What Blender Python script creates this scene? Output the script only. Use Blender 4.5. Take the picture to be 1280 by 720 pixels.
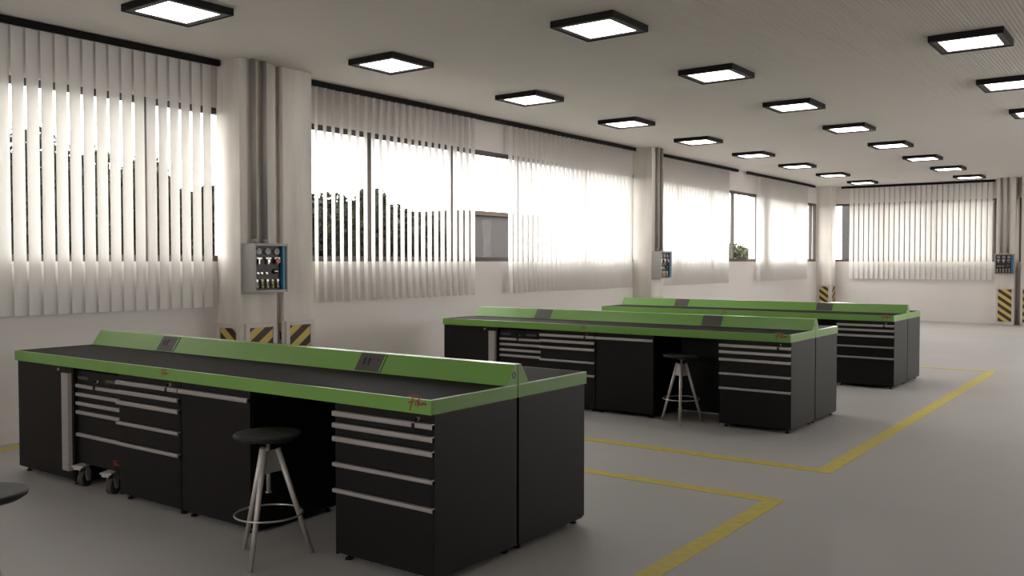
import bpy, bmesh, math, random
from mathutils import Vector, Matrix
for o in list(bpy.data.objects): bpy.data.objects.remove(o)
S = bpy.context.scene
COL = S.collection
R = math.radians

# ------------------------------------------------------------------ camera, sky, sun, exposure
cam_d = bpy.data.cameras.new('camera'); cam = bpy.data.objects.new('camera', cam_d); COL.objects.link(cam)
cam.location = (7.308, -3.384, 1.642)
cam.rotation_euler = (R(90 - 1.667), 0, R(36.308))
cam_d.sensor_width = 36.0; cam_d.lens = 1132.15 / 1280 * 36.0
cam_d.clip_start = .05; cam_d.clip_end = 300
S.camera = cam
S.view_settings.view_transform = 'Standard'; S.view_settings.look = 'None'
S.view_settings.gamma = 1; S.view_settings.use_curve_mapping = False
S.view_settings.exposure = 0.1
W = bpy.data.worlds.new('overcast_sky'); S.world = W; W.use_nodes = True
bg = W.node_tree.nodes['Background']
bg.inputs['Color'].default_value = (1.0, .974, .955, 1); bg.inputs['Strength'].default_value = 8.5
LAMP_STRENGTH = 7.0
sun_d = bpy.data.lights.new('low_sun', 'SUN'); sun_d.energy = 4.0; sun_d.angle = R(7); sun_d.color = (1, .95, .88)
sun = bpy.data.objects.new('low_sun', sun_d); COL.objects.link(sun)
sun.rotation_euler = Vector((.28, -1, -.13)).to_track_quat('-Z', 'Y').to_euler()
sun.location = (-6, 20, 8)

def portal(name, loc, rot, sx, sy):
    d = bpy.data.lights.new(name, 'AREA'); d.shape = 'RECTANGLE'; d.size = sx; d.size_y = sy
    d.cycles.is_portal = True
    o = bpy.data.objects.new(name, d); COL.objects.link(o); o.location = loc; o.rotation_euler = rot
    return o

# ------------------------------------------------------------------ materials
def mat(name, col, rough=.5, metal=0.0, spec=.5, noise=None, bump=None, emit=None):
    m = bpy.data.materials.new(name); m.use_nodes = True
    nt = m.node_tree; b = nt.nodes['Principled BSDF']
    b.inputs['Base Color'].default_value = (*col, 1); b.inputs['Roughness'].default_value = rough
    b.inputs['Metallic'].default_value = metal; b.inputs['Specular IOR Level'].default_value = spec
    tc = nt.nodes.new('ShaderNodeTexCoord')
    if noise:                                   # (scale xyz, detail, amount)
        sc, det, amt = noise
        mp = nt.nodes.new('ShaderNodeMapping'); mp.inputs['Scale'].default_value = sc
        nz = nt.nodes.new('ShaderNodeTexNoise'); nz.inputs['Scale'].default_value = 1; nz.inputs['Detail'].default_value = det
        rp = nt.nodes.new('ShaderNodeValToRGB')
        rp.color_ramp.elements[0].position = .3; rp.color_ramp.elements[1].position = .7
        rp.color_ramp.elements[0].color = (*[c * (1 - amt) for c in col], 1)
        rp.color_ramp.elements[1].color = (*[min(1, c * (1 + amt)) for c in col], 1)
        nt.links.new(tc.outputs['Object'], mp.inputs['Vector']); nt.links.new(mp.outputs['Vector'], nz.inputs['Vector'])
        nt.links.new(nz.outputs['Fac'], rp.inputs['Fac']); nt.links.new(rp.outputs['Color'], b.inputs['Base Color'])
    if bump:                                    # (scale, strength, distance)
        nz2 = nt.nodes.new('ShaderNodeTexNoise'); nz2.inputs['Scale'].default_value = bump[0]; nz2.inputs['Detail'].default_value = 3
        bp = nt.nodes.new('ShaderNodeBump'); bp.inputs['Strength'].default_value = bump[1]; bp.inputs['Distance'].default_value = bump[2]
        nt.links.new(tc.outputs['Object'], nz2.inputs['Vector']); nt.links.new(nz2.outputs['Fac'], bp.inputs['Height'])
        nt.links.new(bp.outputs['Normal'], b.inputs['Normal'])
    if emit:
        b.inputs['Emission Color'].default_value = (*emit[0], 1); b.inputs['Emission Strength'].default_value = emit[1]
    return m

M = {}
M['wall'] = mat('painted_plaster', (.745, .705, .68), .85, spec=.2, noise=((.7, .7, .7), 3, .025))
M['wall_rear'] = mat('grey_painted_rear_plaster', (.42, .40, .375), .85, spec=.2)
M['floor'] = mat('grey_epoxy_floor', (.42, .405, .39), .5, spec=.3, noise=((.5, .5, .5), 5, .06), bump=(3, .02, .02))
M['concrete'] = mat('board_marked_concrete', (.68, .635, .585), .85, spec=.2, noise=((5, 5, .9), 6, .13), bump=(9, .15, .01))
M['frame'] = mat('brown_window_metal', (.085, .070, .060), .5, spec=.4)
M['black_rail'] = mat('black_rail_metal', (.008, .006, .006), .6, spec=.15)
M['black'] = mat('black_powder_coat', (.0068, .0052, .0050), .48, spec=.28, bump=(220, .04, .001))
M['black_in'] = mat('black_inner_sheet', (.008, .007, .007), .6, spec=.3)
M['alu'] = mat('brushed_aluminium', (.46, .43, .42), .42, metal=.55, noise=((2, 60, 60), 3, .08))
M['green'] = mat('green_lacquer', (.165, .345, .068), .3, spec=.7, noise=((1.5, 1.5, 1.5), 2, .04))
M['mat_top'] = mat('dark_rubber_top', (.018, .0135, .0133), .7, spec=.05, noise=((1, 1, 1), 4, .08), bump=(300, .05, .001))
M['socket_plate'] = mat('socket_plate_grey', (.075, .068, .068), .5)
M['socket_hole'] = mat('socket_black', (.008, .008, .008), .6)
M['red'] = mat('red_print', (.27, .055, .032), .6)
M['red_gloss'] = mat('red_plastic_knob', (.42, .045, .05), .35)
M['steel'] = mat('satin_steel', (.60, .57, .54), .33, metal=.75)
M['castor'] = mat('zinc_castor_fork', (.50, .48, .46), .5, metal=.2)
M['stool_leg'] = mat('silver_painted_leg', (.56, .53, .50), .4, metal=.35)
M['seat'] = mat('black_moulded_seat', (.020, .018, .0175), .55, spec=.22)
M['rubber'] = mat('grey_rubber_tyre', (.055, .052, .048), .7)
M['yellow'] = mat('yellow_floor_paint', (.56, .46, .060), .5, noise=((14, 14, 14), 5, .10))
M['cabgrey'] = mat('grey_box_paint', (.36, .335, .32), .5)
M['conduit'] = mat('galvanised_conduit', (.30, .275, .26), .5, metal=.2)
M['panel_dark'] = mat('dark_instrument_panel', (.022, .015, .016), .45)
M['dial'] = mat('pale_dial_face', (.30, .31, .32), .4)
M['blue'] = mat('blue_hose_strip', (.02, .17, .30), .4)
M['brass'] = mat('brass_coupling', (.50, .42, .16), .4, metal=.5)
M['guard'] = mat('pale_guard_metal', (.58, .53, .51), .55)
M['lamp_black'] = mat('black_lamp_housing', (.010, .008, .007), .55, spec=.2)
M['lamp_inner'] = mat('dark_lamp_reflector_rim', (.055, .050, .047), .55)
M['diffuser'] = mat('lit_lamp_diffuser', (.8, .78, .75), .5, emit=((1, .965, .93), LAMP_STRENGTH))
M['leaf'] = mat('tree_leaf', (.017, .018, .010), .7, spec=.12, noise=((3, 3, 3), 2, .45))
M['leaf_hazed'] = mat('haze_lightened_leaf', (.060, .062, .036), .7, spec=.1, noise=((3, 3, 3), 2, .4))  # leaf colour lightened to paint distance haze into the far tree
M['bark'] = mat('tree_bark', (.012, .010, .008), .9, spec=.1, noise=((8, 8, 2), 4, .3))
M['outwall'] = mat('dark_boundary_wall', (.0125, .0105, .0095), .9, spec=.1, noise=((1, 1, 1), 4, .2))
M['outhouse'] = mat('grey_outhouse_render', (.050, .045, .045), .85, spec=.1, noise=((1, 1, 1), 3, .06))
M['outdark'] = mat('dark_grey_render', (.045, .043, .043), .9, spec=.1, noise=((1, 1, 1), 3, .06))
M['fascia'] = mat('brown_roof_fascia', (.045, .032, .025), .7, spec=.1)
M['ground'] = mat('outside_asphalt', (.10, .095, .09), .9, noise=((1, 1, 1), 5, .2))

# ceiling: fine ribs running along y
def ceiling_mat():
    m = mat('ribbed_ceiling', (.72, .685, .645), .8, spec=.2)
    nt = m.node_tree; b = nt.nodes['Principled BSDF']
    tc = nt.nodes.new('ShaderNodeTexCoord'); sx = nt.nodes.new('ShaderNodeSeparateXYZ')
    nt.links.new(tc.outputs['Object'], sx.inputs[0])
    mu = nt.nodes.new('ShaderNodeMath'); mu.operation = 'MULTIPLY'; mu.inputs[1].default_value = 2 * math.pi / .036
    si = nt.nodes.new('ShaderNodeMath'); si.operation = 'SINE'
    nt.links.new(sx.outputs['X'], mu.inputs[0]); nt.links.new(mu.outputs[0], si.inputs[0])
    bp = nt.nodes.new('ShaderNodeBump'); bp.inputs['Strength'].default_value = .35; bp.inputs['Distance'].default_value = .004
    nt.links.new(si.outputs[0], bp.inputs['Height']); nt.links.new(bp.outputs['Normal'], b.inputs['Normal'])
    return m
M['ceiling'] = ceiling_mat()

def vane_mat():
    m = bpy.data.materials.new('translucent_blind_fabric'); m.use_nodes = True
    nt = m.node_tree; nt.nodes.clear()
    out = nt.nodes.new('ShaderNodeOutputMaterial'); mx = nt.nodes.new('ShaderNodeMixShader'); mx.inputs[0].default_value = .38
    d = nt.nodes.new('ShaderNodeBsdfDiffuse'); d.inputs['Color'].default_value = (.92, .90, .88, 1)
    t = nt.nodes.new('ShaderNodeBsdfTranslucent'); t.inputs['Color'].default_value = (.92, .90, .88, 1)
    nt.links.new(d.outputs[0], mx.inputs[1]); nt.links.new(t.outputs[0], mx.inputs[2]); nt.links.new(mx.outputs[0], out.inputs['Surface'])
    return m
M['vane'] = vane_mat()

def glass_mat():
    m = bpy.data.materials.new('clear_window_glass'); m.use_nodes = True
    nt = m.node_tree; nt.nodes.clear()
    out = nt.nodes.new('ShaderNodeOutputMaterial'); mx = nt.nodes.new('ShaderNodeMixShader'); mx.inputs[0].default_value = .005
    t = nt.nodes.new('ShaderNodeBsdfTransparent'); t.inputs['Color'].default_value = (.97, .98, .97, 1)
    g = nt.nodes.new('ShaderNodeBsdfGlossy'); g.inputs['Roughness'].default_value = .02
    nt.links.new(t.outputs[0], mx.inputs[1]); nt.links.new(g.outputs[0], mx.inputs[2]); nt.links.new(mx.outputs[0], out.inputs['Surface'])
    return m
M['glass'] = glass_mat()

def hazard_mat(name, ax, sgn):
    """yellow / black diagonal stripes across local axis `ax` and z"""
    m = mat(name, (.5, .4, .1), .55)
    nt = m.node_tree; b = nt.nodes['Principled BSDF']
    tc = nt.nodes.new('ShaderNodeTexCoord'); sx = nt.nodes.new('ShaderNodeSeparateXYZ'); nt.links.new(tc.outputs['Object'], sx.inputs[0])
    a = nt.nodes.new('ShaderNodeMath'); a.operation = 'MULTIPLY'; a.inputs[1].default_value = sgn * .72
    nt.links.new(sx.outputs[ax], a.inputs[0])
    s = nt.nodes.new('ShaderNodeMath'); s.operation = 'ADD'; nt.links.new(a.outputs[0], s.inputs[0]); nt.links.new(sx.outputs['Z'], s.inputs[1])
    k = nt.nodes.new('ShaderNodeMath'); k.operation = 'MULTIPLY'; k.inputs[1].default_value = 1 / .19; nt.links.new(s.outputs[0], k.inputs[0])
    f = nt.nodes.new('ShaderNodeMath'); f.operation = 'FRACT'; nt.links.new(k.outputs[0], f.inputs[0])
    g = nt.nodes.new('ShaderNodeMath'); g.operation = 'GREATER_THAN'; g.inputs[1].default_value = .5; nt.links.new(f.outputs[0], g.inputs[0])
    mx = nt.nodes.new('ShaderNodeMix'); mx.data_type = 'RGBA'
    mx.inputs['A'].default_value = (.047, .026, .008, 1); mx.inputs['B'].default_value = (.58, .44, .13, 1)
    nt.links.new(g.outputs[0], mx.inputs['Factor']); nt.links.new(mx.outputs['Result'], b.inputs['Base Color'])
    return m
M['haz_y'] = hazard_mat('hazard_stripes_front', 'Y', -1)
M['haz_x'] = hazard_mat('hazard_stripes_side', 'X', 1)

# ------------------------------------------------------------------ mesh helpers
class MB:
    def __init__(s): s.bm = bmesh.new()
    def box(s, x0, x1, y0, y1, z0, z1, bev=0):
        vs = [s.bm.verts.new((x, y, z)) for x in (x0, x1) for y in (y0, y1) for z in (z0, z1)]
        F = [(0, 1, 3, 2), (4, 6, 7, 5), (0, 4, 5, 1), (2, 3, 7, 6), (0, 2, 6, 4), (1, 5, 7, 3)]
        fs = [s.bm.faces.new([vs[i] for i in f]) for f in F]
        if bev:
            es = list({e for f in fs for e in f.edges})
            bmesh.ops.bevel(s.bm, geom=es, offset=bev, segments=2, profile=.7, affect='EDGES')
        return s
    def prism(s, prof, axis, a0, a1):
        """extrude closed 2-D profile along axis; profile coords fill the other two axes in order"""
        def mk(p, a):
            return {'x': (a, p[0], p[1]), 'y': (p[0], a, p[1]), 'z': (p[0], p[1], a)}[axis]
        A = [s.bm.verts.new(mk(p, a0)) for p in prof]; B = [s.bm.verts.new(mk(p, a1)) for p in prof]
        n = len(prof)
        s.bm.faces.new(A[::-1]); s.bm.faces.new(B)
        for i in range(n): s.bm.faces.new((A[i], A[(i + 1) % n], B[(i + 1) % n], B[i]))
        return s
    def tube(s, p0, p1, r0, r1=None, n=16, smooth=True):
        r1 = r0 if r1 is None else r1
        p0, p1 = Vector(p0), Vector(p1); q = (p1 - p0).to_track_quat('Z', 'Y')
        A = []; B = []
        for i in range(n):
            a = 2 * math.pi * i / n; v = Vector((math.cos(a), math.sin(a), 0))
            A.append(s.bm.verts.new(p0 + q @ (v * r0))); B.append(s.bm.verts.new(p1 + q @ (v * r1)))
        s.bm.faces.new(A[::-1]); s.bm.faces.new(B)
        for i in range(n):
            f = s.bm.faces.new((A[i], A[(i + 1) % n], B[(i + 1) % n], B[i])); f.smooth = smooth
        return s
    def lathe(s, prof, c=(0, 0, 0), n=48):
        c = Vector(c); rings = []
        for r, z in prof:
            if r < 1e-6: rings.append([s.bm.verts.new(c + Vector((0, 0, z)))])
            else: rings.append([s.bm.verts.new(c + Vector((r * math.cos(2 * math.pi * i / n), r * math.sin(2 * math.pi * i / n), z))) for i in range(n)])
        for a, b in zip(rings, rings[1:]):
            for i in range(n):
                j = (i + 1) % n
                if len(a) == 1: f = s.bm.faces.new((a[0], b[i], b[j]))
                elif len(b) == 1: f = s.bm.faces.new((a[i], a[j], b[0]))
                else: f = s.bm.faces.new((a[i], a[j], b[j], b[i]))
                f.smooth = True
        return s
    def torus(s, c, R_, r, n=48, k=10):
        c = Vector(c); rings = []
        for i in range(n):
            a = 2 * math.pi * i / n
            rings.append([s.bm.verts.new(c + Vector(((R_ + r * math.cos(t)) * math.cos(a), (R_ + r * math.cos(t)) * math.sin(a), r * math.sin(t)))) for t in [2 * math.pi * j / k for j in range(k)]])
        for i in range(n):
            A, B = rings[i], rings[(i + 1) % n]
            for j in range(k):
                f = s.bm.faces.new((A[j], A[(j + 1) % k], B[(j + 1) % k], B[j])); f.smooth = True
        return s
    def build(s, name, m, parent=None, mats=None):
        bmesh.ops.recalc_face_normals(s.bm, faces=s.bm.faces)
        me = bpy.data.meshes.new(name); s.bm.to_mesh(me); s.bm.free()
        o = bpy.data.objects.new(name, me); COL.objects.link(o)
        me.materials.append(m)
        if parent: o.parent = parent
        return o

def tag(o, label, cat, group=None):
    o['label'] = label; o['category'] = cat
    if group: o['group'] = group
    return o
def thing(name, label, cat, loc=(0, 0, 0), rz=0, group=None):
    o = bpy.data.objects.new(name, None); COL.objects.link(o); o.empty_display_size = .1
    o.location = loc; o.rotation_euler = (0, 0, rz)
    return tag(o, label, cat, group)
def struct(o): o['kind'] = 'structure'; return o
def kids(o): return list(o.children)
def dup(o, loc, rz=None, label=None, group=None):
    r = o.copy(); COL.objects.link(r); r.location = loc
    if rz is not None: r.rotation_euler = (0, 0, rz)
    if label: r['label'] = label
    if group: r['group'] = group
    for c in kids(o):
        d = c.copy(); COL.objects.link(d); d.parent = r
        for g in kids(c):
            e = g.copy(); COL.objects.link(e); e.parent = d
    return r

# ------------------------------------------------------------------ room shell
XW, YF, XR, YB, ZC = -1.15, 23.5, 12.0, -6.5, 3.812
SILL, HEAD, TH = 1.645, 3.315, .28
struct(MB().box(XW - TH, XR + .2, YB - .2, YF + .3, -.2, 0).build('floor', M['floor']))
struct(MB().box(XW - TH, XR + .2, YB - .2, YF + .3, ZC, ZC + .25).build('ceiling', M['ceiling']))
def wall_with_holes(name, axis, c0, c1, a0, a1, holes):
    """axis 'x': wall of constant x between c0..c1 running along y; 'y': the other way"""
    b = MB()
    def add(s0, s1, z0, z1):
        if s1 - s0 < 1e-4: return
        if axis == 'x': b.box(c0, c1, s0, s1, z0, z1)
        else: b.box(s0, s1, c0, c1, z0, z1)
    add(a0, a1, 0, SILL); add(a0, a1, HEAD, ZC)
    cur = a0
    for h0, h1 in holes:
        add(cur, h0, SILL, HEAD); cur = h1
    add(cur, a1, SILL, HEAD)
    return struct(b.build(name, M['wall']))
HOLES_L = [(-.45, 2.86), (3.52, 12.2), (12.35, 18.594), (18.80, 23.02)]
HOLES_F = [(-.86, 3.43), (3.96, 7.9), (8.5, 11.6)]
wall_with_holes('wall_left', 'x', XW - TH, XW, YB, YF, HOLES_L)
wall_with_holes('wall_far', 'y', YF, YF + TH, XW - TH, XR, HOLES_F)
FILL_HOLES_R = [(8.5, 15.0)]  # unseen opening, added so daylight reaches bench ends and pillar fronts
wall_with_holes('wall_right', 'x', XR, XR + .2, YB, YF, FILL_HOLES_R)
FILL_HOLES_B = [(2.2, 4.8)]  # unseen opening behind the camera, added to brighten the bench fronts
wall_with_holes('wall_back', 'y', YB - .2, YB, XW - TH, XR, FILL_HOLES_B)['kind'] = 'structure'

def window(n, axis, a0, a1, mulls, off, depth=.07):
    """dark metal frame with mullions, and a pane between each pair"""
    f = MB(); w = .065
    c = (XW - off) if axis == 'x' else (YF + off)
    lo, hi = (c - depth, c) if axis == 'x' else (c, c + depth)
    def add(b, s0, s1, z0, z1, l=lo, h=hi):
        if axis == 'x': b.box(l, h, s0, s1, z0, z1)
        else: b.box(s0, s1, l, h, z0, z1)
    add(f, a0, a1, SILL, SILL + w); add(f, a0, a1, HEAD - w, HEAD)
    cuts = [a0 + w / 2] + list(mulls) + [a1 - w / 2]
    for m in cuts: add(f, m - w / 2, m + w / 2, SILL + w, HEAD - w)
    o = struct(f.build('window_%d' % n, M['frame']))
    mid = (lo + hi) / 2
    for p, q in zip(cuts, cuts[1:]):
        g = MB(); add(g, p + w / 2, q - w / 2, SILL + w, HEAD - w, mid - .003, mid + .003)
        g.build('pane', M['glass'], o)
    return o
window(1, 'x', *HOLES_L[0], [.195, 1.865], .02)
window(2, 'x', *HOLES_L[1], [5.03, 6.70, 8.37, 10.04, 11.71], .02)
window(3, 'x', *HOLES_L[2], [13.7, 15.35, 17.0], .02)
window(4, 'x', *HOLES_L[3], [20.75, 22.66], .02)
window(5, 'y', *HOLES_F[0], [.6, 2.0], .03)
window(6, 'y', *HOLES_F[1], [5.3, 6.6], .03)
window(7, 'y', *HOLES_F[2], [10.0], .03)
zc, hz = (SILL + HEAD) / 2, HEAD - SILL
for i, (a, b) in enumerate(HOLES_L): portal('window_portal', (XW - TH - .02, (a + b) / 2, zc), (0, R(-90), 0), hz, b - a)
for i, (a, b) in enumerate(FILL_HOLES_R): portal('window_portal', (XR + .22, (a + b) / 2, zc), (0, R(90), 0), hz, b - a)
for i, (a, b) in enumerate(FILL_HOLES_B): portal('window_portal', ((a + b) / 2, YB - .22, zc), (R(90), 0, 0), b - a, hz)
for i, (a, b) in enumerate(HOLES_F): portal('window_portal', ((a + b) / 2, YF + TH + .02, zc), (R(-90), 0, 0), b - a, hz)

# concrete piers on the window wall and the far wall
def pier(x0, x1, y0, y1, lab):
    return tag(MB().box(x0, x1, y0, y1, 0, ZC, .008).build('concrete_pillar', M['concrete']), lab, 'pillar', 'concrete pillars along the walls')
XP = -.75
def pier_joint(x0, x1, y0, y1, lab):
    return tag(MB().box(x0, x1, y0, y1, 0, ZC, .008).box(x0, x1 - .085, y0 - .098, y0 + .01, 0, ZC).build('concrete_pillar', M['concrete']), lab, 'pillar', 'concrete pillars along the walls')
for o in (
    pier(XW, XP, 2.69, 3.17, 'pale concrete pillar behind the near workbench, carrying conduits and a control box, left of its twin'),
    pier_joint(XW, XP, 3.27, 3.69, 'bare pale concrete pillar close beside the conduit pillar behind the near bench'),
    pier(XW, XP, 12.06, 12.53, 'concrete pillar halfway down the window wall with a control box, behind the far bench'),
    pier(XW, -.735, 23.08, YF, 'concrete corner pillar where the window wall meets the far wall'),
    pier(3.495, 3.925, 23.1, YF, 'concrete pillar on the far wall right of its blinds, carrying conduits'),
    pier(4.06, 4.5, 23.1, YF, 'concrete pillar at the extreme right of the far wall, cut by the frame')): struct(o)

# ------------------------------------------------------------------ yellow floor lines (thin paint films)
def painted_loop(rects, label):
    b = MB()
    for x0, x1, y0, y1 in rects: b.box(x0, x1, y0, y1, 0, .002)
    return tag(b.build('floor_marking', M['yellow']), label, 'floor marking', 'yellow lines painted on the floor')
painted_loop([(5.04, 5.16, -6.3, 2.60), (-.70, 5.16, 2.60, 2.725), (-1.0, -.88, -6.3, 2.55)], 'yellow floor line bounding the bay of the nearest workbench')
painted_loop([(5.04, 5.17, 3.81, 11.68), (-.99, 5.17, 3.69, 3.81), (-.99, 5.17, 11.68, 11.79), (-.99, -.87, 3.81, 11.68)], 'yellow floor line rectangle around the two farther workbenches')

# ------------------------------------------------------------------ workbenches
BL, BW, BH, ET = 4.32, .738, .95, .076
XA, XT, XC, XD, XE, ZB = 0.0, .835, 1.436, 2.167, 3.598, .034
LOGO = [[(110, 195), (340, 165), (640, 165)], [(360, 150), (300, 330), (250, 480), (205, 640)], [(150, 395), (260, 375), (400, 335)],
        [(460, 385), (415, 460)], [(640, 215), (560, 330), (520, 490)], [(480, 315), (610, 355), (580, 430), (700, 425), (755, 345), (760, 410), (870, 350), (855, 415), (910, 410)]]
def logo(parent, x, z, y, w):
    """the red script mark, laid as a thin raised print facing -y; x,z = its lower-left corner"""
    k = w / 800.0; b = MB(); t = 24
    for st in LOGO:
        for (u0, v0), (u1, v1) in zip(st, st[1:]):
            d = Vector((u1 - u0, v1 - v0)); n = Vector((-d.y, d.x)).normalized() * t; e = d.normalized() * t * .6
            pts = [(u0 - e.x + n.x, v0 - e.y + n.y), (u1 + e.x + n.x, v1 + e.y + n.y), (u1 + e.x - n.x, v1 + e.y - n.y), (u0 - e.x - n.x, v0 - e.y - n.y)]
            b.prism([(x + (p[0] - 110) * k, z + (640 - p[1]) * k) for p in pts], 'y', y, y + .0012)
    o = b.build('logo', M['red'], parent); o['label'] = 'red script logo'
    return o

def make_worktop(label, group):
    t = thing('workbench_top', label, 'worktop', group=group)
    # green edge: front, left and right lips around a dark deck, folded from sheet
    e = MB()
    e.box(0, BL, 0, .018, BH - ET, BH, .003)
    e.box(0, .018, .018, BW - .003, BH - ET, BH, .003); e.box(BL - .018, BL, .018, BW - .003, BH - ET, BH, .003)
    e.box(.018, BL - .018, .018, BW - .003, BH - ET, BH - .012)
    e.build('edge_frame', M['green'], t)
    MB().box(.014, BL - .014, .014, BW - .003, BH - .012, BH + .001, .001).build('deck', M['mat_top'], t)
    # power riser: sloped front, flat top, plumb back on the seam
    zt = 1.064
    rb = MB().prism([(.630, BH + .001), (.706, zt), (BW - .003, zt), (BW - .003, BH + .001)], 'x', .0, BL).build('power_riser', M['green'], t)
    rg = MB(); c = Vector((BL, .700, 1.005))
    for i in range(20):
        a, a2 = 2 * math.pi * i / 20, 2 * math.pi * (i + 1) / 20
        rg.prism([(c.y + r * math.cos(q), c.z + r * math.sin(q)) for r, q in ((.013, a), (.017, a), (.017, a2), (.013, a2))], 'x', BL, BL + .0015)
    rg.build('cable_grommet', M['black_in'], rb)
    MB().box(XD + .700, XE - .003, BW - .035, BW - .020, .008, BH - ET).build('back_panel', M['black_in'], t)
    sl = math.atan2(zt - BH - .001, .076)      # slope of the riser's face
    for sx in (.93, 3.12):
        u = Vector((0, math.cos(sl), math.sin(sl))); nrm = Vector((0, -math.sin(sl), math.cos(sl)))
        base = Vector((0, .630, BH + .001))
        def slab(b, x0, x1, s0, s1, h0, h1):
            pr = []
            for s, h in ((s0, h0), (s1, h0), (s1, h1), (s0, h1)):
                p = base + u * s + nrm * h; pr.append((p.y, p.z))
            b.prism(pr, 'x', x0, x1)
        ln = .137
        p = MB(); slab(p, sx, sx + .225, .008, ln - .008, -.001, .004)
        po = p.build('socket_panel', M['socket_plate'], rb)
        po['label'] = 'grey socket panel'
        for k, ox in enumerate((.045, .085)):
            h = MB(); slab(h, sx + ox, sx + ox + .020, .050, .100, .004, .0052); h.build('socket_hole', M['socket_hole'], po)
        h = MB(); slab(h, sx + .125, sx + .134, .085, .094, .004, .0052); slab(h, sx + .165, sx + .174, .085, .094, .004, .0052); h.build('signal_lamp', M['socket_hole'], po)
        h = MB(); slab(h, sx + .208, sx + .222, .012, ln - .012, .004, .0055); h.build('end_strip', M['green'], po)
    return t

def add_handle(parent, x0, x1, z0, z1, y=0.0, yb=.026):
    """folded strip pull across a drawer's top edge"""
    b = MB().prism([(yb, z1), (y + .004, z1), (y, z1 - .004), (y, z0 + .004), (y + .004, z0), (y + .010, z0), (y + .010, z1 - .006), (yb, z1 - .006)], 'x', x0, x1)
    h = b.build('handle', M['alu'], parent); h['label'] = 'aluminium strip handle'
    return h
def add_lock(parent, x, z, y, key=True):
    k = MB().tube((x, y, z), (x, y - .014, z), .010, .009).build('lock', M['steel'], parent); k['label'] = 'round steel lock'
    if key:
        q = MB(); q.box(x - .002, x + .002, y - .034, y - .014, z - .006, z + .006)
        q.torus((x, y - .03, z - .014), .006, .0015, 16, 6)
        q.box(x - .026, x - .006, y - .032, y - .026, z - .058, z - .020, .002)
        q.build('key', M['black_in'], k)
    return k
def feet(parent, x0, x1, y0, y1):
    for x in (x0, x1):
        for y in (y0, y1):
            MB().tube((x, y, 0), (x, y, .010), .022, .020).tube((x, y, .010), (x, y, .036), .008).build('levelling_foot', M['black_in'], parent)
ZB, ZT, YI, YD = .034, BH - ET, .028, BW - .01
GAP = .003
def drawer_cabinet(label, group, w=.722):
    """origin: front-left corner on the floor; five drawers, strip handles, lock"""
    t = thing('drawer_cabinet', label, 'cabinet', group=group)
    MB().box(0, w, YI + .018, YD, ZB, ZT - .001, .003).box(0, .012, YI, YI + .019, ZB, ZT - .001).box(w - .012, w, YI, YI + .019, ZB, ZT - .001).box(.012, w - .012, YI, YI + .019, .829, ZT - .001).build('carcass', M['black'], t)
    tops = [.828, .764, .690, .546, .402, ZB + .01]
    for k in range(5):
        d = MB().box(.0125, w - .0125, YI - .002, YI + .018, tops[k + 1] + (GAP if k < 4 else 0), tops[k], .002).build('drawer', M['black'], t)
        add_handle(d, .001, w - .001, tops[k] - (.028 if k < 3 else .022), tops[k])
    add_lock(t, w - .105, .845, YI)
    feet(t, .05, w - .05, YI + .05, YD - .05)
    return t
def door_cabinet(label, group, w=.697):
    t = thing('door_cabinet', label, 'cabinet', group=group)
    MB().box(0, w, YI + .018, YD, ZB, ZT - .001, .003).box(0, w, YI, YI + .019, .829, ZT - .001).build('carcass', M['black'], t)
    d = MB().box(.002, w - .002, YI - .002, YI + .018, ZB + .01, .828, .002).build('door', M['black'], t)
    add_handle(d, 0, w, .800, .828)
    feet(t, .05, w - .05, YI + .05, YD - .05)
    return t
def side_cabinet(label, group, w=.828):
    """closed cabinet with one upright full-height pull at its right edge"""
    t = thing('storage_cabinet', label, 'cabinet', group=group)
    MB().box(0, w, YI + .018, YD, ZB, ZT - .001, .003).box(w - .014, w, YI, YI + .019, ZB, ZT - .001).build('carcass', M['black'], t)
    d = MB().box(0, w - .016, YI - .002, YI + .018, ZB + .01, ZT - .004, .002).build('door', M['black'], t)
    h = MB().prism([(w - .125, YI - .002), (w - .119, YI - .028), (w - .028, YI - .028), (w - .022, YI - .002)], 'z', .110, .826).build('handle', M['alu'], d)
    h['label'] = 'tall upright aluminium handle'
    add_lock(t, w - .190, .845, YI - .002, False)
    feet(t, .05, w - .05, YI + .05, YD - .05)
    return t
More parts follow.
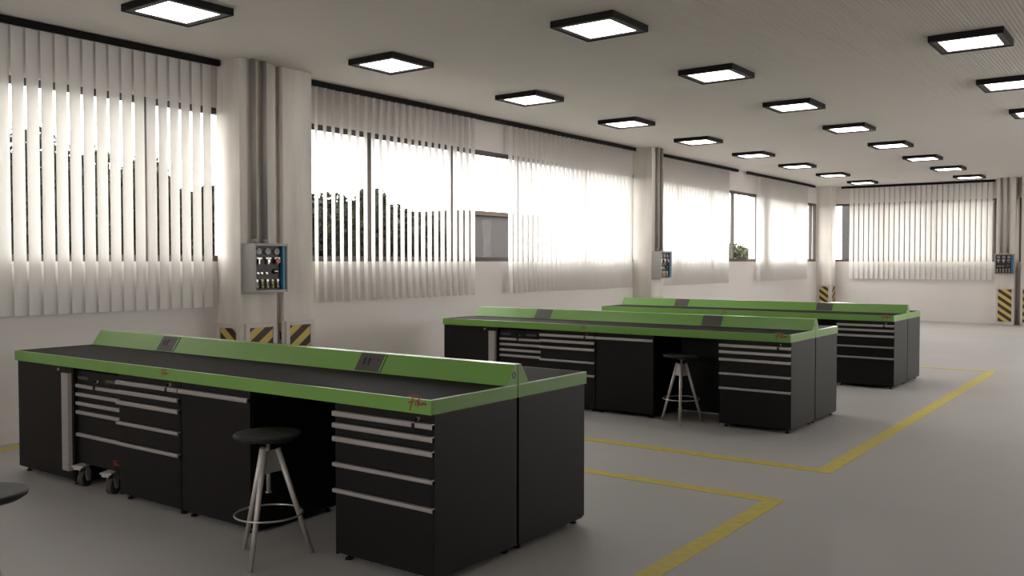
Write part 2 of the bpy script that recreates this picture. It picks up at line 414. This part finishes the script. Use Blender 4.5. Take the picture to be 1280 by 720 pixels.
def tool_trolley(label, group, w=.60):
    """five-drawer trolley on castors, origin front-left on the floor"""
    t = thing('tool_trolley', label, 'trolley', group=group)
    z0, z1 = .165, .850; D = .56
    MB().box(0, w, .020, D, z0, z1, .004).box(0, .012, 0, .021, z0, z1).box(w - .012, w, 0, .021, z0, z1).box(.012, w - .012, 0, .021, .756, z1).build('carcass', M['black'], t)
    tops = [.752, .690, .624, .559, .395, z0 + .008]
    for k in range(5):
        d = MB().box(.0125, w - .0125, -.002, .018, tops[k + 1] + GAP, tops[k], .002).build('drawer', M['black'], t)
        add_handle(d, .010, w - .006, tops[k] - .026, tops[k], -.022, .0)
        if k == 4: logo(d, w - .135, .195, -.0034, .085)
    for x in (.01, .385):
        l = MB().box(x, x + .14, -.003, .0, .786, .808, .001).build('label_plate', M['socket_plate'], t); l['label'] = 'dull grey label plate'
    add_lock(t, .29, .787, 0)
    def castor(cx, cy, ang):
        c = MB(); plate = [(-.050, .136), (.006, .136), (.012, .062), (.026, .040), (.054, .044), (.058, .110), (.040, .151), (-.05, .151)]
        c.box(-.045, .045, -.05, .05, z0 - .012, z0 + .001).tube((0, 0, z0 - .012), (0, 0, .150), .022)
        c.prism(plate, 'x', -.031, -.027).prism(plate, 'x', .027, .031).box(-.031, .031, -.05, .038, .136, .152)
        c.tube((-.034, .036, .058), (.034, .036, .058), .009)
        wh = MB().tube((-.023, .036, .058), (.023, .036, .058), .058, n=32)
        rot = Matrix.Translation((cx, cy, 0)) @ Matrix.Rotation(ang, 4, 'Z')
        c.bm.transform(rot); wh.bm.transform(rot)
        co = c.build('castor', M['castor'], t); co['label'] = 'castor with pale metal fork'
        wh.build('wheel', M['rubber'], co)
    castor(.066, -.012, R(24)); castor(.445, -.012, R(24)); castor(.12, D - .07, R(75)); castor(w - .06, D - .07, R(75))
    return t

XA, XT, XC, XD, XE = 0.0, .835, 1.436, 2.167, 3.598
rows = [(0.0, 0.0, 'nearest workbench', 'near bench'), (.053, 5.056, 'middle workbench', 'middle bench'), (.080, 8.815, 'farthest workbench', 'far bench')]
G_TOP, G_CAB = 'green-edged worktops of the three benches', 'black cabinets under the workbenches'
p_top = p_dr = p_door = p_side = p_tr = None
first = True
def put(proto, maker, loc, rz, label, group):
    if proto is None:
        proto = maker(label, group); proto.location = loc; proto.rotation_euler = (0, 0, rz); return proto
    dup(proto, loc, rz, label, group); return proto
for i, (bx, by, nm, sh) in enumerate(rows):
    p_top = put(p_top, make_worktop, (bx, by, 0), 0, 'green-edged dark worktop with socket riser, front half of the %s' % nm, G_TOP)
    dup(p_top, (bx + BL, by + 2 * BW, 0), math.pi, 'green-edged dark worktop forming the rear half of the %s' % nm, G_TOP)
    p_dr = put(p_dr, drawer_cabinet, (bx + XE, by, 0), 0, 'black five-drawer cabinet at the right end of the %s' % nm, G_CAB)
    dup(p_dr, (bx + XC, by, 0), 0, 'black five-drawer cabinet between trolley and door cabinet under the %s' % nm, G_CAB)
    p_door = put(p_door, door_cabinet, (bx + XD, by, 0), 0, 'plain black one-door cabinet left of the knee space of the %s' % nm, G_CAB)
    p_side = put(p_side, side_cabinet, (bx + XA, by, 0), 0, 'black storage cabinet with an upright handle at the left end of the %s' % nm, G_CAB)
    if i < 2: p_tr = put(p_tr, tool_trolley, (bx + XT, by + .055, 0), 0, 'black drawer trolley on castors rolled under the %s' % nm, 'tool trolleys under the benches')
    dup(p_side, (bx + BL, by + 2 * BW, 0), math.pi, 'black cabinet showing only its side, rear right end of the %s' % nm, G_CAB)
    dup(p_dr, (bx + .722, by + 2 * BW, 0), math.pi, 'black cabinet under the rear left end of the %s, hidden by the front row' % nm, G_CAB)
    dup(p_door, (bx + 2.5, by + 2 * BW, 0), math.pi, 'black cabinet under the rear middle of the %s, behind the knee space' % nm, G_CAB)
    for child in [o for o in COL.objects if o.name.startswith('workbench_top') and o.parent is None and abs(o.location.y - by) < .01]:
        e = next(c for c in child.children if c.name.startswith('edge_frame'))
        if i == 0: logo(e, 4.165, .889, -.0014, .125); logo(e, 1.985, .892, -.0014, .085)

# ------------------------------------------------------------------ stools
def make_stool(label, group):
    t = thing('work_stool', label, 'stool', group=group)
    MB().lathe([(0, .690), (.10, .692), (.165, .698), (.182, .697), (.189, .690), (.186, .680), (.165, .666), (.12, .660), (0, .660)]).build('seat', M['seat'], t)
    MB().tube((0, 0, .365), (0, 0, .661), .0115).tube((0, 0, .365), (0, 0, .372), .018).tube((0, 0, .648), (0, 0, .661), .04).build('screw_post', M['steel'], t)
    hub = MB()
    for k in range(3):
        a = R(-70 + 120 * k); b = R(-70 + 120 * (k + 1))
        p = [Vector((math.cos(q) * r, math.sin(q) * r)) for q, r in ((a, .048), (b, .048))]
        d = (p[1] - p[0]).normalized(); n = Vector((d.y, -d.x)) * .004
        lo = [Vector((math.cos(q) * .078, math.sin(q) * .078)) for q in (a, b)]
        vs = []
        for s in (-1, 1):
            for (v, z) in ((lo[0], .484), (lo[1], .484), (p[1], .600), (p[0], .600)):
                vs.append(hub.bm.verts.new((v.x + s * n.x, v.y + s * n.y, z)))
        for f in ((0, 1, 2, 3), (7, 6, 5, 4), (0, 4, 5, 1), (1, 5, 6, 2), (2, 6, 7, 3), (3, 7, 4, 0)): hub.bm.faces.new([vs[q] for q in f])
    hub.tube((0, 0, .50), (0, 0, .60), .022)
    hub.build('hub', M['stool_leg'], t)
    for k in range(3):
        a = R(-70 + 120 * k); c, s_ = math.cos(a), math.sin(a)
        l = MB().tube((c * .236, s_ * .236, .0), (c * .050, s_ * .050, .606), .0125, .017).build('leg', M['stool_leg'], t)
    rg = MB().torus((0, 0, .250), .184, .0052)
    for k in range(3):
        a = R(-70 + 120 * k); c, s_ = math.cos(a), math.sin(a)
        rg.tube((c * .150, s_ * .150, .250), (c * .188, s_ * .188, .250), .007)
    rg.build('foot_ring', M['steel'], t)
    return t
st = make_stool('round black-seated tripod stool standing at the knee space of the nearest workbench', 'tripod stools at the benches')
st.location = (3.275, -.17, 0); st.rotation_euler = (0, 0, R(7))
dup(st, (3.257, 5.04, 0), R(2), 'round black-seated tripod stool standing at the knee space of the middle workbench')
dup(st, (3.365, -1.715, 0), R(77), 'black stool seat at the lower left edge of the photo, mostly out of frame')

# ------------------------------------------------------------------ hazard guards at the pillar feet
def guard(axis, a0, a1, face, label):
    """framed plate; axis 'y' = lies on a +x face, 'x' = lies on a -y face"""
    t = thing('column_guard', label, 'guard', group='striped guards at the pillar feet')
    b = MB(); z0, z1, fw = .035, .975, .05 if a1 - a0 > .2 else .018
    def add(m, p0, p1, q0, q1, h0, h1):
        if axis == 'y': m.box(face + h0, face + h1, p0, p1, q0, q1)
        else: m.box(p0, p1, face - h1, face - h0, q0, q1)
    add(b, a0, a1, z0, z0 + fw, 0, .022); add(b, a0, a1, z1 - fw, z1, 0, .022)
    add(b, a0, a0 + fw, z0 + fw, z1 - fw, 0, .022); add(b, a1 - fw, a1, z0 + fw, z1 - fw, 0, .022)
    b.build('guard_frame', M['guard'], t)
    p = MB(); add(p, a0 + fw, a1 - fw, z0 + fw, z1 - fw, 0, .012)
    s = p.build('striped_plate', M['haz_y'] if axis == 'y' else M['haz_x'], t); s['label'] = 'yellow and dark brown diagonal stripes'
    return t
guard('x', -1.14, -.755, 2.69, 'striped guard on the left face of the conduit pillar behind the near bench')
guard('y', 2.74, 3.155, XP, 'striped guard on the front of the conduit pillar, below its control box')
guard('x', -.832, -.755, 3.27, 'sliver of striped guard in the gap between the twin pillars')
guard('y', 3.285, 3.69, XP, 'striped guard on the front of the bare twin pillar')
guard('x', -1.13, -.745, 12.06, 'striped guard on the left face of the halfway pillar, hidden behind the far bench')
guard('y', 12.08, 12.51, XP, 'striped guard on the front of the halfway pillar, hidden behind the far bench')
guard('x', -1.11, -.755, 23.08, 'striped guard on the near face of the corner pillar above the far bench')
guard('y', 23.10, 23.47, -.735, 'narrow striped guard on the right face of the corner pillar')
guard('x', 3.50, 3.915, 23.1, 'striped guard on the far wall pillar below its control box')
guard('x', 4.065, 4.49, 23.1, 'striped guard at the right edge of the photo, cut by the frame')

# ------------------------------------------------------------------ control boxes and conduits
def make_box(label):
    """local frame: front faces +x, box spans y 0..w, back at x=0"""
    t = thing('control_box', label, 'control box', group='wall control boxes on the pillars')
    w, h, d = .449, .525, .198
    z0 = 0
    b = MB(); th = .014
    b.box(0, d, 0, th, 0, h).box(0, d, w - th, w, 0, h).box(0, d, th, w - th, 0, th).box(0, d, th, w - th, h - th, h).box(0, .01, th, w - th, th, h - th)
    b.box(d - .012, d, th, th + .012, th, h - th).box(d - .012, d, th, w - th, th, th + .012).box(d - .012, d, th, w - th, h - th - .012, h - th)
    b.build('housing', M['cabgrey'], t)
    pf = d - .05
    MB().box(pf - .02, pf, th + .001, w - th - .001, th + .001, h - th - .001).build('instrument_panel', M['panel_dark'], t)
    hs = MB().box(pf, d - .008, w - .065, w - .028, th + .002, h - th - .002, .006).build('hose_strip', M['blue'], t); hs['label'] = 'upright blue strip'
    ys = (.085, .205, .325)
    for y in ys:
        g = MB().tube((pf, y, .440), (pf + .022, y, .440), .036, .034, 24).build('gauge', M['cabgrey'], t)
        gd = MB().tube((pf + .022, y, .440), (pf + .024, y, .440), .029, .029, 24).build('gauge_dial', M['dial'], g)
        MB().box(pf + .024, pf + .0255, y - .002, y + .002, .438, .462).build('needle', M['black_in'], g)
    for k, y in enumerate(ys):
        r = MB().box(pf, pf + .03, y - .036, y + .036, .356, .376, .004).box(pf + .005, pf + .028, y - .010, y + .010, .300, .356, .003).build('regulator', M['steel'], t)
        if k == 2:
            kb = MB().tube((pf + .028, y, .338), (pf + .046, y, .338), .034, .028, 20).build('knob', M['red_gloss'], r); kb['label'] = 'round red knob'
        elif k == 1:
            MB().tube((pf + .028, y, .338), (pf + .040, y, .338), .022, .016, 20).build('knob', M['steel'], r)
    for y in (.075, .125, .190):
        MB().tube((pf, y, .205), (pf + .024, y, .205), .013, .011).box(pf + .018, pf + .026, y - .022, y + .004, .205, .216).build('tap', M['steel'], t)
    v = MB().tube((pf, .305, .225), (pf + .02, .305, .225), .028, .026, 20).build('rotary_switch', M['black_in'], t)
    MB().box(pf + .02, pf + .032, .281, .329, .220, .230, .002).build('switch_grip', M['steel'], v)
    for k in range(5):
        y = .060 + .069 * k
        c = MB().tube((pf, y, .128), (pf + .020, y, .128), .014).tube((pf + .010, y, .118), (pf + .018, y, .070), .011, .009).tube((pf + .018, y, .070), (pf + .018, y, .046), .015, .010)
        c.build('air_coupling', M['brass'] if k % 2 else M['steel'], t)
    return t
cb = make_box('grey control box with gauges on the conduit pillar behind the near bench'); cb.location = (XP, 2.716, 1.312)
dup(cb, (XP, 12.064, 1.316), 0, 'control box jutting from the halfway pillar of the window wall')
dup(cb, (3.485, 23.1, 1.318), R(-90), 'control box with gauges on the far wall pillar right of the blinds')
def conduit(x, y, z0, label):
    c = MB().tube((x, y, z0), (x, y, ZC), .028, n=20)
    t = tag(c.build('conduit', M['conduit']), label, 'conduit', 'conduits down to the control boxes')
    MB().tube((x, y, z0), (x, y, z0 + .05), .036, n=20).build('collar', M['conduit'], t)
    return t
Z1 = 1.312 + .526
conduit(XP + .035, 2.845, Z1, 'left of two grey conduits rising from the control box behind the near bench')
conduit(XP + .035, 2.99, Z1, 'right of two grey conduits rising from the control box behind the near bench')
conduit(XP + .035, 12.22, Z1 + .004, 'left of two conduits on the halfway pillar of the window wall')
conduit(XP + .035, 12.40, Z1 + .004, 'right of two conduits on the halfway pillar of the window wall')
conduit(3.605, 23.065, Z1 + .006, 'left of two conduits on the far wall pillar')
conduit(3.76, 23.065, Z1 + .006, 'right of two conduits on the far wall pillar')

# ------------------------------------------------------------------ vertical blinds
VW, VZ0, VZ1 = .127, 1.155, 3.735
def vane_mesh():
    b = MB(); n = 6; T = .0012
    A = []
    for k in range(n + 1):                       # very slightly cupped cloth strip
        s = (k / n - .5); x = s * VW; y = .004 * (1 - 4 * s * s)
        A.append((x, y))
    prof = [(x, y + T / 2) for x, y in A] + [(x, y - T / 2) for x, y in reversed(A)]
    b.prism(prof, 'z', VZ0, VZ1)
    bmesh.ops.recalc_face_normals(b.bm, faces=b.bm.faces)
    me = bpy.data.meshes.new('vane'); b.bm.to_mesh(me); b.bm.free(); me.materials.append(M['vane'])
    return me
VM = vane_mesh()
def blind(label, axis, c, r0, r1, pos, ang):
    """head rail from r0 to r1 along `axis` at offset c; vanes at pos, turned by ang from lying along the rail"""
    t = thing('vertical_blind', label, 'blind', group='white vertical blinds')
    if axis == 'y': rail = MB().box(c - .022, c + .022, r0, r1, 3.745, 3.806, .004)
    else: rail = MB().box(r0, r1, c - .022, c + .022, 3.745, 3.806, .004)
    ro = rail.build('head_rail', M['black_rail'], t); ro['label'] = 'black head rail'
    for p in pos:
        o = bpy.data.objects.new('vane', VM); COL.objects.link(o); o.parent = t
        if axis == 'y': o.location = (c, p, 0); o.rotation_euler = (0, 0, R(90) + ang)
        else: o.location = (p, c, 0); o.rotation_euler = (0, 0, ang)
        cl = MB()
    return t
rng = lambda a, n, s: [a + s * k for k in range(n)]
XB = -1.05
# near bay: vanes almost shut; gaps seen at y = .485 + .1303 k
blind('white vertical blind, nearest the camera, vanes almost shut', 'y', XB, -.65, 2.66, rng(.485 - .1303 * 8 + .065, 24, .1303), R(13))
blind('white vertical blind of the second window, two groups of open vanes around a bare gap', 'y', XB, 3.93, 11.95, rng(4.02, 23, .1365) + rng(7.95, 29, .1365), R(67))
blind('white vertical blind right of the halfway pillar, its far end left bare', 'y', XB, 12.60, 16.95, rng(12.66, 28, .1365), R(67))
blind('farthest white vertical blind on the window wall, next to the corner pillar', 'y', XB, 17.52, 22.55, rng(18.25, 27, .1365), R(67))
blind('white vertical blind closed across the far wall window', 'x', YF - .10, -.56, 3.40, rng(-.27, 27, .1372), R(-22))

# ------------------------------------------------------------------ ceiling lights
def make_light(label):
    t = thing('ceiling_light', label, 'ceiling light', group='square black-framed ceiling lights')
    s, zb, z1 = .65, 3.75, ZC; w = .016
    b = MB(); b.box(0, s, 0, w, zb, z1).box(0, s, s - w, s, zb, z1).box(0, w, w, s - w, zb, z1).box(s - w, s, w, s - w, zb, z1)
    b.build('housing', M['lamp_black'], t)
    r = MB(); i0 = .075; zr = zb + .006
    for x0, x1, y0, y1 in ((w, s - w, w, i0), (w, s - w, s - i0, s - w), (w, i0, i0, s - i0), (s - i0, s - w, i0, s - i0)): r.box(x0, x1, y0, y1, zr, zr + .012)
    r.build('rim', M['lamp_inner'], t)
    MB().box(i0, s - i0, i0, s - i0, zr + .006, zr + .014).build('diffuser', M['diffuser'], t)
    return t
ORD = ['first', 'second', 'third', 'fourth', 'fifth', 'sixth', 'seventh', 'eighth', 'ninth']
L0 = None
for rx, ks, rn in ((.09, range(0, 9), 'row nearest the windows'), (2.70, range(1, 9), 'middle row'), (5.33, range(2, 5), 'rightmost row')):
    for n, k in enumerate(ks):
        lab = 'square black-framed ceiling light, %s, %s from near end' % (rn, ORD[n])
        if L0 is None: L0 = make_light(lab); L0.location = (rx, .87, 0)
        else: dup(L0, (rx, .87 + 2.598 * k, 0), 0, lab)

# ------------------------------------------------------------------ outside
struct(MB().box(-60, XW - TH - .01, -40, 90, -.25, -.05).build('ground', M['ground']))
struct(MB().box(XW - TH - .01, 40, YF + TH + .01, 90, -.25, -.05).build('ground', M['ground']))
tag(MB().box(-9.9, -9.6, -4, 15.0, -.05, 2.60).box(-9.95, -9.55, -4, 15.0, 2.60, 2.66).build('boundary_wall', M['outwall']), 'dark boundary wall outside the windows, under the trees', 'wall')
oh = thing('outbuilding', 'low grey flat-roofed building seen through the bare pane of the second window', 'building', (-8.0, 15.2, 0))
MB().box(-4, 0, 0, 10.5, -.05, 2.90).build('building_wall', M['outhouse'], oh)
MB().box(-4.1, .08, -.05, 10.6, 2.90, 3.02).build('roof_edge', M['fascia'], oh)
oh2 = thing('outbuilding', 'low grey building beyond the farthest windows of the window wall', 'building', (-8.0, 27.5, 0))
MB().box(-4, 0, 0, 4.6, -.05, 2.42).build('building_wall', M['outhouse'], oh2)
MB().box(-4.1, .08, -.05, 4.7, 2.42, 2.50).build('roof_edge', M['fascia'], oh2)
ob = thing('outbuilding', 'dark grey building close behind the blinds of the far wall window', 'building', (-2.47, 30.0, 0))
MB().box(0, 5.6, 0, 3, -.05, 4.1).build('building_wall', M['outdark'], ob)
MB().box(-.05, 5.65, -.06, 3.05, 4.1, 4.25).build('roof_edge', M['fascia'], ob)
def tree(label, loc, lobes, n, leaf=.15, seed=1, k=1.0, leafmat='leaf'):
    ex, ey, ez = 7.308, -3.384, 1.642
    loc = (ex + (loc[0] - ex) * k, ey + (loc[1] - ey) * k, 0)
    lobes = [(a * k, b_ * k, ez + (c - ez) * k, d * k, e * k, f * k) for a, b_, c, d, e, f in lobes]
    rnd = random.Random(seed)
    t = thing('tree', label, 'tree', loc, group='trees outside the windows')
    zmin = min(l[2] - l[5] for l in lobes)
    tk = MB().tube((0, 0, -.05), (.05, .05, max(zmin, .4) + .7), .14, .09, 10)
    for l in lobes: tk.tube((.05, .05, max(zmin, .4) + .5), (l[0], l[1], l[2]), .06, .025, 8)
    tk.build('trunk', M['bark'], t)
    b = MB(); tot = sum(l[3] * l[4] * l[5] for l in lobes)
    for (cx, cy, cz, rx, ry, rz) in lobes:
        for _ in range(int(n * rx * ry * rz / tot)):
            v = Vector((rnd.gauss(0, 1), rnd.gauss(0, 1), rnd.gauss(0, 1))).normalized()
            k = rnd.random() ** .45 * (1 + .12 * math.sin(5 * v.y + 4 * v.z + seed))
            p = Vector((cx + v.x * rx * k, cy + v.y * ry * k, cz + v.z * rz * k))
            q = Vector((rnd.gauss(0, 1), rnd.gauss(0, 1), rnd.gauss(0, 1))).normalized()
            w = q.cross(Vector((rnd.gauss(0, 1), rnd.gauss(0, 1), rnd.gauss(0, 1)))).normalized()
            s = leaf * (.6 + .8 * rnd.random())
            b.bm.faces.new([b.bm.verts.new(p + d) for d in (-q * s * .6, w * s * .28 - q * s * .1, q * s * .6, -w * s * .28 - q * s * .1)])
    me = bpy.data.meshes.new('crown'); b.bm.to_mesh(me); b.bm.free(); me.materials.append(M[leafmat])
    o = bpy.data.objects.new('crown', me); COL.objects.link(o); o.parent = t
    return t
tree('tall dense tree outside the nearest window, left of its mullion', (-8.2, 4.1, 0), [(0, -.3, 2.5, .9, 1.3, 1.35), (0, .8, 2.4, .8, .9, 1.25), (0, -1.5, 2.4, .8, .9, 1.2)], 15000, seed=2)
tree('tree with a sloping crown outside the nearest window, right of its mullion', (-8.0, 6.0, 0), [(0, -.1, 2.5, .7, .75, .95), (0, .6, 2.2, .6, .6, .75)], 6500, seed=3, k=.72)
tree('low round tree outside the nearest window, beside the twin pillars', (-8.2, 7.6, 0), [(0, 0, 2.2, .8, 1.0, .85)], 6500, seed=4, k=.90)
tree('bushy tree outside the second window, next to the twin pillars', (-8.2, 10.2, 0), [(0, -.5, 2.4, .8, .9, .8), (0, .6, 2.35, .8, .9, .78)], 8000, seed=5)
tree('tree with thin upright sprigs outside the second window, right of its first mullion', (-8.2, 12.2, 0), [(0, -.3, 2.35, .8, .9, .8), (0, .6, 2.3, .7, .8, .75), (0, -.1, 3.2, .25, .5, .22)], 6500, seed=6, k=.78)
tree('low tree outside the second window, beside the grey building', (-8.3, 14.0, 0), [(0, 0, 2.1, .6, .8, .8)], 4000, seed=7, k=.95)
tree('greenish tree in the clear pane beyond the halfway pillar', (-8.5, 34.6, 0), [(0, -.4, 1.65, 1.0, 1.0, .80), (0, 1.0, 1.55, 1.0, 1.3, .72), (0, 2.2, 1.5, 1.0, 1.2, .6)], 12000, leaf=.14, seed=8, leafmat='leaf_hazed')
